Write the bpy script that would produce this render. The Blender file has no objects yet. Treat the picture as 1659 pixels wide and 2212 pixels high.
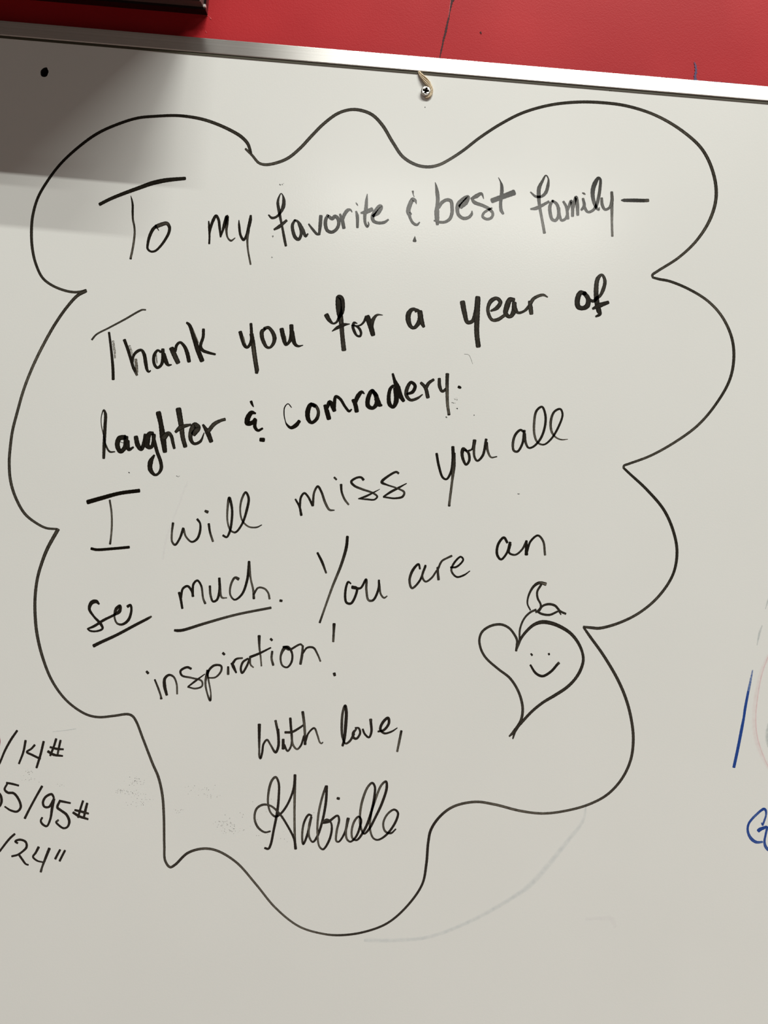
import bpy, bmesh, math, random
from mathutils import Vector, Matrix

random.seed(7)
SC = bpy.context.scene
COL = SC.collection

# ------------------------------------------------------------------ camera
S = 0.0004            # metres of board per traced unit
TH = math.radians(4.91)
CT, ST = math.cos(TH), math.sin(TH)
CZ = 1.5              # height of the lens
CD = 0.72             # lens to board
cam = bpy.data.cameras.new('camera')
cam.sensor_fit = 'VERTICAL'
cam.sensor_height = 36.0
cam.lens = 18.0 * CD / (1106 * S)
cam.clip_start = 0.02
co = bpy.data.objects.new('camera', cam)
COL.objects.link(co)
m = Matrix(((CT, -ST, 0, 0), (0, 0, -1, -CD), (ST, CT, 0, CZ), (0, 0, 0, 1)))
co.matrix_world = m
SC.camera = co

# ------------------------------------------------------------------ world, exposure
w = bpy.data.worlds.new('world')
w.use_nodes = True
w.node_tree.nodes['Background'].inputs[0].default_value = (1, 0.97, 0.92, 1)
w.node_tree.nodes['Background'].inputs[1].default_value = 0.02
SC.world = w
SC.view_settings.view_transform = 'Standard'
SC.view_settings.look = 'None'
SC.view_settings.gamma = 1.0
SC.view_settings.use_curve_mapping = False
SC.view_settings.exposure = 0.0

KEY_W = 350.0         # each fixture of the row near the board wall
FAR_W = 150.0         # each fixture of the far row


def area(name, x, y, z, lx, ly, power, col=(0.98, 0.98, 0.915)):
    l = bpy.data.lights.new(name, 'AREA')
    l.shape = 'RECTANGLE'
    l.size = lx
    l.size_y = ly
    l.energy = power
    l.color = col
    o = bpy.data.objects.new(name, l)
    o.location = (x, y, z)
    COL.objects.link(o)
    return o


CEIL = 7.7
LZ = 7.5              # height of the tubes
# (x, y, length, share of power, width)
NEAR = [(0.32, -3.50, 2.50, 1.0), (1.30, -2.76, 2.50, 0.9), (3.85, -3.30, 2.50, 0.85)]
FARS = [(-0.40, -15.6, 2.85, 1.0), (2.62, -15.6, 2.85, 1.0)]
for fx, fy, fl, q in NEAR:
    area('tube_light', fx, fy, LZ, fl, 0.06, KEY_W * q)
for fx, fy, fl, q in FARS:
    area('tube_light', fx, fy, LZ, fl, 0.30, FAR_W * q)


# ------------------------------------------------------------------ helpers
def P(px, py, y=0.0):
    """a traced point of the board plane -> room coordinates"""
    dx, dy = px - 829.5, py - 1106
    return Vector(((dx * CT + dy * ST) * S, y, CZ + (dx * ST - dy * CT) * S))


def mat(name, color=(0.8, 0.8, 0.8), rough=0.5, metal=0.0, **kw):
    mt = bpy.data.materials.new(name)
    mt.use_nodes = True
    b = mt.node_tree.nodes['Principled BSDF']
    b.inputs['Base Color'].default_value = (*color, 1)
    b.inputs['Roughness'].default_value = rough
    b.inputs['Metallic'].default_value = metal
    for k, v in kw.items():
        b.inputs[k].default_value = v
    return mt


def nd(mt, kind, **kw):
    n = mt.node_tree.nodes.new(kind)
    for k, v in kw.items():
        if k.startswith('i_'):
            n.inputs[k[2:].replace('_', ' ')].default_value = v
        else:
            setattr(n, k, v)
    return n


def ln(mt, a, ao, b, bi):
    mt.node_tree.links.new(a.outputs[ao], b.inputs[bi])


def ramp(mt, p0, c0, p1, c1):
    r = nd(mt, 'ShaderNodeValToRGB')
    r.color_ramp.elements[0].position = p0
    r.color_ramp.elements[0].color = (*c0, 1)
    r.color_ramp.elements[1].position = p1
    r.color_ramp.elements[1].color = (*c1, 1)
    return r


def link(name, me, material, parent=None, kind=None):
    me.name = name
    o = bpy.data.objects.new(name, me)
    COL.objects.link(o)
    if material is not None:
        for mm in (material if isinstance(material, (list, tuple)) else [material]):
            me.materials.append(mm)
    if parent is not None:
        o.parent = parent
        wl = Vector((0, 0, 0))
        q = parent
        while q is not None:
            wl += q.location
            q = q.parent
        me.transform(Matrix.Translation(-wl))
    if kind:
        o['kind'] = kind
    return o


def bmobj(name, bm, material, parent=None, kind=None, smooth=False):
    bmesh.ops.recalc_face_normals(bm, faces=bm.faces)
    me = bpy.data.meshes.new(name)
    bm.to_mesh(me)
    bm.free()
    if smooth:
        for p in me.polygons:
            p.use_smooth = True
    return link(name, me, material, parent, kind)


def box(bm, x0, x1, y0, y1, z0, z1):
    vs = [bm.verts.new(v) for v in ((x0, y0, z0), (x1, y0, z0), (x1, y1, z0), (x0, y1, z0),
                                    (x0, y0, z1), (x1, y0, z1), (x1, y1, z1), (x0, y1, z1))]
    for f in ((0, 1, 2, 3), (4, 5, 6, 7), (0, 1, 5, 4), (1, 2, 6, 5), (2, 3, 7, 6), (3, 0, 4, 7)):
        bm.faces.new([vs[i] for i in f])


def bxm(*dims, bevel=0.0):
    bm = bmesh.new()
    for d in dims:
        box(bm, *d)
    if bevel:
        bmesh.ops.bevel(bm, geom=list(bm.edges), offset=bevel, segments=2, affect='EDGES')
    return bm


def thing(name, label, cat, loc, group=None):
    o = bpy.data.objects.new(name, None)
    o.location = loc
    COL.objects.link(o)
    o['label'] = label
    o['category'] = cat
    if group:
        o['group'] = group
    return o


# ------------------------------------------------------------------ materials
def make_red():
    mt = mat('red_painted_plaster', (0.55, 0.028, 0.032), 0.5)
    b = mt.node_tree.nodes['Principled BSDF']
    b.inputs['Specular IOR Level'].default_value = 0.22
    tc = nd(mt, 'ShaderNodeTexCoord')
    n1 = nd(mt, 'ShaderNodeTexNoise', i_Scale=900.0, i_Detail=2.0)
    n2 = nd(mt, 'ShaderNodeTexNoise', i_Scale=9.0, i_Detail=4.0)
    ln(mt, tc, 'Object', n1, 'Vector')
    ln(mt, tc, 'Object', n2, 'Vector')
    r = ramp(mt, 0.35, RED0, 0.7, RED1)
    ln(mt, n2, 'Fac', r, 'Fac')
    ln(mt, r, 'Color', b, 'Base Color')
    bp = nd(mt, 'ShaderNodeBump', i_Strength=0.22, i_Distance=0.0004)
    ln(mt, n1, 'Fac', bp, 'Height')
    ln(mt, bp, 'Normal', b, 'Normal')
    return mt


RED0 = (0.42, 0.010, 0.016)
RED1 = (0.49, 0.018, 0.024)
M_RED = make_red()


def make_board():
    mt = mat('white_enamel', (0.80, 0.795, 0.765), 0.38)
    b = mt.node_tree.nodes['Principled BSDF']
    b.inputs['Coat Weight'].default_value = 0.9
    b.inputs['Coat Roughness'].default_value = 0.165
    b.inputs['Specular IOR Level'].default_value = 0.8
    tc = nd(mt, 'ShaderNodeTexCoord')
    n2 = nd(mt, 'ShaderNodeTexNoise', i_Scale=7.0, i_Detail=3.0)
    ln(mt, tc, 'Object', n2, 'Vector')
    r = ramp(mt, 0.3, (0.765, 0.775, 0.755), 0.7, (0.785, 0.795, 0.775))
    ln(mt, n2, 'Fac', r, 'Fac')
    ln(mt, r, 'Color', b, 'Base Color')
    n1 = nd(mt, 'ShaderNodeTexNoise', i_Scale=700.0, i_Detail=2.0)
    ln(mt, tc, 'Object', n1, 'Vector')
    bp = nd(mt, 'ShaderNodeBump', i_Strength=0.12, i_Distance=0.0002)
    ln(mt, n1, 'Fac', bp, 'Height')
    ln(mt, bp, 'Normal', b, 'Normal')
    ln(mt, bp, 'Normal', b, 'Coat Normal')
    return mt


M_BOARD = make_board()


TAN = 2


def make_alu():
    mt = mat('brushed_aluminium', (0.86, 0.85, 0.82), 0.40, 1.0)
    b = mt.node_tree.nodes['Principled BSDF']
    b.inputs['Anisotropic'].default_value = 1.0
    tg = nd(mt, 'ShaderNodeCombineXYZ')
    tg.inputs[TAN].default_value = 1.0
    ln(mt, tg, 'Vector', b, 'Tangent')
    tc = nd(mt, 'ShaderNodeTexCoord')
    mp = nd(mt, 'ShaderNodeMapping')
    mp.inputs['Scale'].default_value = (1.2, 1, 1500)
    n = nd(mt, 'ShaderNodeTexNoise', i_Scale=1.0, i_Detail=3.0)
    ln(mt, tc, 'Object', mp, 'Vector')
    ln(mt, mp, 'Vector', n, 'Vector')
    r = ramp(mt, 0.25, (0.74, 0.73, 0.70), 0.75, (0.90, 0.89, 0.87))
    ln(mt, n, 'Fac', r, 'Fac')
    ln(mt, r, 'Color', b, 'Base Color')
    return mt


M_ALU = make_alu()


def make_ink(name, dark, pale, rough=0.16):
    """marker film: solid at its edges, thinner and streaky in the middle of dry strokes"""
    mt = mat(name, dark, rough)
    nt = mt.node_tree
    b = nt.nodes['Principled BSDF']
    b.inputs['Specular IOR Level'].default_value = 0.55
    uv = nd(mt, 'ShaderNodeUVMap', uv_map='along')
    dr = nd(mt, 'ShaderNodeUVMap', uv_map='dry')
    s1 = nd(mt, 'ShaderNodeSeparateXYZ')
    s2 = nd(mt, 'ShaderNodeSeparateXYZ')
    ln(mt, uv, 'UV', s1, 'Vector')
    ln(mt, dr, 'UV', s2, 'Vector')
    # across profile 4v(1-v)
    om = nd(mt, 'ShaderNodeMath', operation='SUBTRACT')
    om.inputs[0].default_value = 1.0
    ln(mt, s1, 'Y', om, 1)
    mu = nd(mt, 'ShaderNodeMath', operation='MULTIPLY')
    ln(mt, s1, 'Y', mu, 0)
    ln(mt, om, 'Value', mu, 1)
    mr = nd(mt, 'ShaderNodeMapRange')
    mr.inputs['From Min'].default_value = 0.06
    mr.inputs['From Max'].default_value = 0.2
    ln(mt, mu, 'Value', mr, 'Value')
    mp = nd(mt, 'ShaderNodeMapping')
    mp.inputs['Scale'].default_value = (0.12, 3.2, 1)
    ln(mt, uv, 'UV', mp, 'Vector')
    n = nd(mt, 'ShaderNodeTexNoise', i_Scale=1.0, i_Detail=3.0)
    ln(mt, mp, 'Vector', n, 'Vector')
    nr = nd(mt, 'ShaderNodeMapRange')
    nr.inputs['From Min'].default_value = 0.35
    nr.inputs['From Max'].default_value = 0.65
    ln(mt, n, 'Fac', nr, 'Value')
    a = nd(mt, 'ShaderNodeMath', operation='MULTIPLY')
    ln(mt, mr, 'Result', a, 0)
    ln(mt, s2, 'X', a, 1)
    c = nd(mt, 'ShaderNodeMath', operation='MULTIPLY')
    nr.inputs['To Min'].default_value = 0.35
    ln(mt, a, 'Value', c, 0)
    ln(mt, nr, 'Result', c, 1)
    mx = nd(mt, 'ShaderNodeMix', data_type='RGBA')
    mx.inputs[6].default_value = (*dark, 1)
    mx.inputs[7].default_value = (*pale, 1)
    ln(mt, c, 'Value', mx, 0)
    ln(mt, mx, 2, b, 'Base Color')
    # very dry strokes (dry > 1) break up into streaks of clear board
    over = nd(mt, 'ShaderNodeMath', operation='SUBTRACT')
    ln(mt, s2, 'X', over, 0)
    over.inputs[1].default_value = 1.0
    al = nd(mt, 'ShaderNodeMath', operation='GREATER_THAN')
    mp2 = nd(mt, 'ShaderNodeMapping')
    mp2.inputs['Scale'].default_value = (0.35, 7.0, 1)
    ln(mt, uv, 'UV', mp2, 'Vector')
    n2 = nd(mt, 'ShaderNodeTexNoise', i_Scale=1.0, i_Detail=4.0)
    ln(mt, mp2, 'Vector', n2, 'Vector')
    ln(mt, n2, 'Fac', al, 0)
    ln(mt, over, 'Value', al, 1)
    ln(mt, al, 'Value', b, 'Alpha')
    return mt


M_INK = make_ink('black_marker_ink', (0.0065, 0.0050, 0.0030), (0.16, 0.145, 0.115), 0.14)
M_BLUE = make_ink('blue_marker_ink', (0.004, 0.045, 0.26), (0.12, 0.20, 0.42), 0.25)
M_PURPLE = make_ink('purple_marker_ink', (0.035, 0.012, 0.10), (0.14, 0.03, 0.10), 0.5)


def make_faint(name, col, alpha):
    mt = mat(name, col, 0.4)
    b = mt.node_tree.nodes['Principled BSDF']
    uv = nd(mt, 'ShaderNodeUVMap', uv_map='along')
    s1 = nd(mt, 'ShaderNodeSeparateXYZ')
    ln(mt, uv, 'UV', s1, 'Vector')
    om = nd(mt, 'ShaderNodeMath', operation='SUBTRACT')
    om.inputs[0].default_value = 1.0
    ln(mt, s1, 'Y', om, 1)
    mu = nd(mt, 'ShaderNodeMath', operation='MULTIPLY')
    ln(mt, s1, 'Y', mu, 0)
    ln(mt, om, 'Value', mu, 1)
    mp = nd(mt, 'ShaderNodeMapping')
    mp.inputs['Scale'].default_value = (0.08, 0.8, 1)
    ln(mt, uv, 'UV', mp, 'Vector')
    n = nd(mt, 'ShaderNodeTexNoise', i_Scale=1.0, i_Detail=2.0)
    ln(mt, mp, 'Vector', n, 'Vector')
    m2 = nd(mt, 'ShaderNodeMath', operation='MULTIPLY')
    ln(mt, mu, 'Value', m2, 0)
    ln(mt, n, 'Fac', m2, 1)
    m3 = nd(mt, 'ShaderNodeMath', operation='MULTIPLY')
    ln(mt, m2, 'Value', m3, 0)
    m3.inputs[1].default_value = alpha * 8
    ln(mt, m3, 'Value', b, 'Alpha')
    return mt


M_GHOST = make_faint('faint_blue_grey_residue', (0.42, 0.50, 0.56), 0.13)
M_PINK = make_faint('faint_pink_residue', (0.80, 0.36, 0.42), 0.22)
M_PINKW = make_faint('wide_pink_haze', (0.80, 0.45, 0.48), 0.10)
M_GREY = make_faint('grey_smudge', (0.40, 0.46, 0.48), 0.3)
M_MAUVE = make_faint('faint_mauve_residue', (0.60, 0.52, 0.62), 0.05)
M_SPECK = mat('speck_ink', (0.16, 0.16, 0.15), 0.5)
M_BLACKGLOSS = mat('black_lacquer', (0.012, 0.006, 0.006), 0.18)
M_BLACKSTEP = mat('highlit_black_lacquer', (0.14, 0.085, 0.08), 0.3)  # lacquer lightened so the highlights on the frame's steps sit in its colour
M_RAILSHADE = mat('dark_olive_shade', (0.045, 0.038, 0.018), 0.6)  # colour of the painted shade line below the top rail
M_FIBRE = mat('brown_fibreboard', (0.09, 0.065, 0.045), 0.9)
M_HOLE = mat('dark_cavity', (0.006, 0.005, 0.004), 0.95)
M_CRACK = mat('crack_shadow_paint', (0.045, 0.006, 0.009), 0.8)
M_RIDGE = mat('chipped_red_paint', (0.62, 0.07, 0.08), 0.5)
M_STEEL = mat('zinc_plated_steel', (0.78, 0.76, 0.70), 0.22, 1.0)
M_STEELD = mat('dark_steel', (0.10, 0.085, 0.06), 0.5, 0.7)


def make_twine():
    mt = mat('tan_jute', (0.50, 0.39, 0.25), 0.85)
    b = mt.node_tree.nodes['Principled BSDF']
    tc = nd(mt, 'ShaderNodeTexCoord')
    n = nd(mt, 'ShaderNodeTexNoise', i_Scale=1400.0, i_Detail=3.0)
    ln(mt, tc, 'Object', n, 'Vector')
    r = ramp(mt, 0.3, (0.44, 0.34, 0.21), 0.7, (0.82, 0.70, 0.52))
    ln(mt, n, 'Fac', r, 'Fac')
    ln(mt, r, 'Color', b, 'Base Color')
    return mt


M_TWINE = make_twine()
M_GREYWALL = mat('grey_painted_wall', (0.10, 0.10, 0.095), 0.8)
M_CEIL = mat('grey_ceiling', (0.14, 0.14, 0.135), 0.9)
M_FLOOR = mat('worn_warm_floor', (0.155, 0.12, 0.105), 0.8)
M_HOUSING = mat('white_enamelled_sheet', (0.8, 0.8, 0.78), 0.4)

# ------------------------------------------------------------------ the room
WY = 0.014                       # face of the red wall; the board's face is y = 0
XL, XR, YB = -7.5, 8.5, -19.0
wall = bmobj('wall_back', bxm((XL, XR, WY, WY + 0.12, 0, CEIL)), M_RED, kind='structure')
bmobj('wall_front', bxm((XL, XR, YB - 0.12, YB, 0, CEIL)), M_GREYWALL, kind='structure')
bmobj('wall_left', bxm((XL - 0.12, XL, YB - 0.12, WY + 0.12, 0, CEIL)), M_GREYWALL, kind='structure')
bmobj('wall_right', bxm((XR, XR + 0.12, YB - 0.12, WY + 0.12, 0, CEIL)), M_GREYWALL, kind='structure')
bmobj('floor', bxm((XL - 0.12, XR + 0.12, YB - 0.12, WY + 0.12, -0.12, 0)), M_FLOOR, kind='structure')
bmobj('ceiling', bxm((XL - 0.12, XR + 0.12, YB - 0.12, WY + 0.12, CEIL, CEIL + 0.12)), M_CEIL, kind='structure')


# ------------------------------------------------------------------ strokes
def cat_rom(pts):
    if len(pts) == 1:
        x, y, wd, d = pts[0]
        return [(x - 0.01, y, wd, d), (x + 0.01, y, wd, d)]
    out = []
    n = len(pts)
    for i in range(n - 1):
        p0 = pts[i - 1] if i else tuple(2 * a - b for a, b in zip(pts[0], pts[1]))
        p1, p2 = pts[i], pts[i + 1]
        p3 = pts[i + 2] if i + 2 < n else tuple(2 * a - b for a, b in zip(pts[-1], pts[-2]))
        # centripetal parameters keep tight turns from looping
        def dist(a, b):
            return max(math.hypot(a[0] - b[0], a[1] - b[1]) ** 0.5, 1e-4)
        t0 = 0
        t1 = t0 + dist(p0, p1)
        t2 = t1 + dist(p1, p2)
        t3 = t2 + dist(p2, p3)
        seg = max(3, min(26, int(math.hypot(p2[0] - p1[0], p2[1] - p1[1]) / 1.8)))
        for k in range(seg):
            t = t1 + (t2 - t1) * k / seg
            r = []
            for c in (0, 1):
                a1 = (t1 - t) / (t1 - t0) * p0[c] + (t - t0) / (t1 - t0) * p1[c]
                a2 = (t2 - t) / (t2 - t1) * p1[c] + (t - t1) / (t2 - t1) * p2[c]
                a3 = (t3 - t) / (t3 - t2) * p2[c] + (t - t2) / (t3 - t2) * p3[c]
                b1 = (t2 - t) / (t2 - t0) * a1 + (t - t0) / (t2 - t0) * a2
                b2 = (t3 - t) / (t3 - t1) * a2 + (t - t1) / (t3 - t1) * a3
                r.append((t2 - t) / (t2 - t1) * b1 + (t - t1) / (t2 - t1) * b2)
            f = k / seg
            out.append((r[0], r[1], p1[2] + (p2[2] - p1[2]) * f, p1[3] + (p2[3] - p1[3]) * f))
    out.append(tuple(pts[-1]))
    return out


LAYER = [0]


def parse(text, ox, oy, sc, wmul):
    strokes = []
    d = 0.22
    for st in text.split('/'):
        pts = []
        for tok in st.split():
            v = [float(a) for a in tok.split(',')]
            if len(v) > 3:
                d = v[3]
            pts.append((ox + v[0] / sc, oy + v[1] / sc, v[2] / sc * wmul, d))
        if pts:
            strokes.append(pts)
    return strokes


def ink(name, ox, oy, sc, text, material=None, parent=None, label=None, wmul=1.0, y0=0.0, lift=0.00003, wob=0.03):
    """each stroke of the pen becomes a film of ink lying on the surface"""
    strokes = parse(text, ox, oy, sc, wmul)
    verts, faces, uva, uvd = [], [], [], []
    for si, pts in enumerate(strokes):
        ss = cat_rom(pts)
        LAYER[0] = (LAYER[0] + 1) % 12
        yy = y0 - lift - 0.000004 * LAYER[0]
        n = len(ss)
        base = len(verts)
        L = random.uniform(0, 300)
        # drop coincident samples
        clean = [ss[0]]
        for q in ss[1:]:
            if math.hypot(q[0] - clean[-1][0], q[1] - clean[-1][1]) > 0.004:
                clean.append(q)
        ss = clean
        n = len(ss)
        cols = []
        ph = random.uniform(0, 6)
        for i, (x, y, wd, d) in enumerate(ss):
            a = ss[max(0, i - 1)]
            b = ss[min(n - 1, i + 1)]
            tx, ty = b[0] - a[0], b[1] - a[1]
            l = math.hypot(tx, ty) or 1
            tx /= l
            ty /= l
            if i:
                L += math.hypot(x - ss[i - 1][0], y - ss[i - 1][1])
            h = wd / 2 * (1 + wob * math.sin(L * 0.9 + ph) + random.uniform(-wob, wob) * 0.6)
            cols.append((x, y, tx, ty, h, d, L))
        # rounded ends: shrink the half width over the last part
        def add(x, y, tx, ty, h, d, LL):
            k = len(verts)
            verts.append(P(x - ty * h, y + tx * h, yy))
            verts.append(P(x + ty * h, y - tx * h, yy))
            uva.append((LL, 0.0))
            uva.append((LL, 1.0))
            uvd.append(d)
            uvd.append(d)
            return k
        ks = []
        x, y, tx, ty, h, d, LL = cols[0]
        for q in (0.62, 0.50, 0.28):
            ww = {0.62: 0.45, 0.50: 0.78, 0.28: 0.95}[q]
            ks.append(add(x - tx * h * q, y - ty * h * q, tx, ty, h * ww, d, LL - h * q))
        for c in cols:
            ks.append(add(*c))
        x, y, tx, ty, h, d, LL = cols[-1]
        for q in (0.28, 0.50, 0.62):
            ww = {0.62: 0.45, 0.50: 0.78, 0.28: 0.95}[q]
            ks.append(add(x + tx * h * q, y + ty * h * q, tx, ty, h * ww, d, LL + h * q))
        for a, b in zip(ks[:-1], ks[1:]):
            faces.append((a, b, b + 1, a + 1))
    me = bpy.data.meshes.new(name)
    me.from_pydata([tuple(v) for v in verts], [], faces)
    ua = me.uv_layers.new(name='along')
    ud = me.uv_layers.new(name='dry')
    for lp in me.loops:
        ua.data[lp.index].uv = uva[lp.vertex_index]
        ud.data[lp.index].uv = (uvd[lp.vertex_index], 0)
    o = link(name, me, material or M_INK, parent)
    if label:
        o['label'] = label
    return o


# ------------------------------------------------------------------ marks on the red wall
def wall_px(px, py):
    k = (CD + WY) / CD
    return 829.5 + (px - 829.5) * k, 1106 + (py - 1106) * k


def wall_strokes(name, ox, oy, sc, text, material, label, lift):
    k = (CD + WY) / CD
    o2 = []
    for st in text.split('/'):
        row = []
        for tok in st.split():
            v = [float(a) for a in tok.split(',')]
            a, b = wall_px(ox + v[0] / sc, oy + v[1] / sc)
            row.append('%f,%f,%f' % (a, b, v[2] / sc * k) + (',%f' % v[3] if len(v) > 3 else ''))
        o2.append(' '.join(row))
    return ink(name, 0, 0, 1, '/'.join(o2), material, wall, label, y0=WY, lift=lift, wob=0.28)


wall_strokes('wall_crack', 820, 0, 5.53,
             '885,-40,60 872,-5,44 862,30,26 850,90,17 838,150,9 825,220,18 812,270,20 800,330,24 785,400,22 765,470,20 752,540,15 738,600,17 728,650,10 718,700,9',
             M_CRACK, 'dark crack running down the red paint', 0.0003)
wall_strokes('wall_crack', 820, 0, 5.53, '850,-5,8 838,80,7 822,200,6 795,330,7', M_RIDGE, 'raised pale red paint along the crack', 0.0002)
wall_strokes('marker_mark', 1400, 80, 6.405, '636,345,8,0.9 655,400,24,0.5 661,480,34,0.2 650,540,34 656,605,40', M_PURPLE, 'short purple marker tick on the red wall', 0.0003)
wall_strokes('marker_mark', 1400, 80, 6.405, '760,608,6 840,622,12 900,622,7 1000,632,12 1120,645,18 1250,655,10 1340,670,16 1430,684,22 1500,680,10 1660,700,14',
             M_PURPLE, 'purple marker line along the top of the metal rail', 0.0003)
wall_strokes('paint_chip', 820, 0, 5.53, '1205,385,14 1215,400,14', M_CRACK, 'small dark chip in the red paint', 0.0003)
wall_strokes('paint_chip', 380, 0, 13.82, '1000,500,20 1030,540,30 1060,575,16/885,935,16 915,975,24/815,480,10 960,472,16', M_RIDGE, 'pale chips of paint beside the black frame', 0.0002)

# ------------------------------------------------------------------ whiteboard
BX0, BX1, BZ0 = -1.35, 1.05, 0.70
RAIL_T = P(0, 45.3).z
RAIL_B = P(0, 77.0).z
board = thing('whiteboard', 'white enamel whiteboard with an aluminium rail and a black handwritten farewell message', 'whiteboard', (0, 0, BZ0))


def rail_bow(x):
    return 0.0


# panel with its drilled hole
def make_panel():
    bm = bmesh.new()
    c = P(96, 156.5)
    n = 48
    ang = [2 * math.pi * i / n for i in range(n)]
    x0, x1, z0, z1 = BX0 + 0.004, BX1 - 0.004, BZ0 + 0.004, RAIL_T - 0.004
    corners = [math.atan2(z - c.z, x - c.x) for x in (x0, x1) for z in (z0, z1)]
    ang = sorted(set([a if a <= math.pi else a - 2 * math.pi for a in ang] + corners))
    inner, outer, back = [], [], []
    for a in ang:
        dx, dz = math.cos(a), math.sin(a)
        r = 0.0037 * (1 + 0.10 * math.cos(2 * (a - 1.35)) + 0.03 * math.sin(5 * a))
        # small notch at the upper right
        r += 0.0008 * math.exp(-((a - 1.2) / 0.25) ** 2)
        t = min(((x1 if dx > 0 else x0) - c.x) / dx if abs(dx) > 1e-9 else 9e9,
                ((z1 if dz > 0 else z0) - c.z) / dz if abs(dz) > 1e-9 else 9e9)
        inner.append(bm.verts.new((c.x + dx * r, 0, c.z + dz * r)))
        back.append(bm.verts.new((c.x + dx * r, 0.0125, c.z + dz * r)))
        outer.append((bm.verts.new((c.x + dx * t, 0, c.z + dz * t)), bm.verts.new((c.x + dx * t, 0.013, c.z + dz * t))))
    k = len(ang)
    hole = []
    for i in range(k):
        j = (i + 1) % k
        bm.faces.new((inner[i], inner[j], outer[j][0], outer[i][0]))
        bm.faces.new((outer[i][0], outer[j][0], outer[j][1], outer[i][1]))
        hole.append(bm.faces.new((inner[i], back[i], back[j], inner[j])))
    hole.append(bm.faces.new(back))
    for f in hole:
        f.material_index = 1
    me = bpy.data.meshes.new('panel')
    bmesh.ops.recalc_face_normals(bm, faces=bm.faces)
    bm.to_mesh(me)
    bm.free()
    return link('panel', me, [M_BOARD, M_HOLE], board)


make_panel()


def extrude_profile(prof, a, b, axis, bow=False):
    """prof: (depth y, offset) pairs closed; swept from a to b"""
    bm = bmesh.new()
    rings = []
    steps = 2
    for i in range(steps):
        t = a + (b - a) * i / (steps - 1)
        if axis == 'x':
            rings.append([bm.verts.new((t, y, z)) for y, z in prof])
        else:
            rings.append([bm.verts.new((x, y, t)) for y, x in prof])
    n = len(prof)
    for i in range(steps - 1):
        for j in range(n):
            k = (j + 1) % n
            bm.faces.new((rings[i][j], rings[i][k], rings[i + 1][k], rings[i + 1][j]))
    bm.faces.new(rings[0])
    bm.faces.new(rings[-1])
    return bm


PROUD = 0.0011
# top rail: face with tiny rounded edges
tp = [(0.0135, RAIL_T), (-PROUD + 0.0004, RAIL_T), (-PROUD + 0.0001, RAIL_T - 0.00015), (-PROUD, RAIL_T - 0.0005),
      (-PROUD, RAIL_B + 0.0006), (-PROUD + 0.0002, RAIL_B + 0.0002), (-PROUD + 0.0005, RAIL_B), (0.0, RAIL_B), (0.0135, RAIL_B - 0.0)]
bmobj('frame_rail', extrude_profile(tp, BX0, BX1, 'x'), M_ALU, board)
gk = [(0.0005, RAIL_B), (-0.0004, RAIL_B), (-0.0004, RAIL_B - 0.0021), (0.0005, RAIL_B - 0.0021)]  # added dark strip that deepens the rail's own shadow line
g = bmobj('rail_shade_strip', extrude_profile(gk, BX0 + 0.01, BX1 - 0.01, 'x'), M_RAILSHADE, board)
g['label'] = 'thin dark strip painting in shade under the top rail'
hr = RAIL_T - RAIL_B
bmobj('frame_rail', bxm((BX0, BX1, -PROUD, 0.0135, BZ0, BZ0 + hr)), M_ALU, board)
bmobj('frame_rail', bxm((BX0, BX0 + hr, -PROUD, 0.0135, BZ0 + hr, RAIL_B)), M_ALU, board)
bmobj('frame_rail', bxm((BX1 - hr, BX1, -PROUD, 0.0135, BZ0 + hr, RAIL_B)), M_ALU, board)


def W(label, ox, oy, sc, text, name='handwritten_word', **kw):
    return ink(name, ox, oy, sc, text, parent=board, label=label, **({'wmul': 1.08} | kw))


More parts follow.
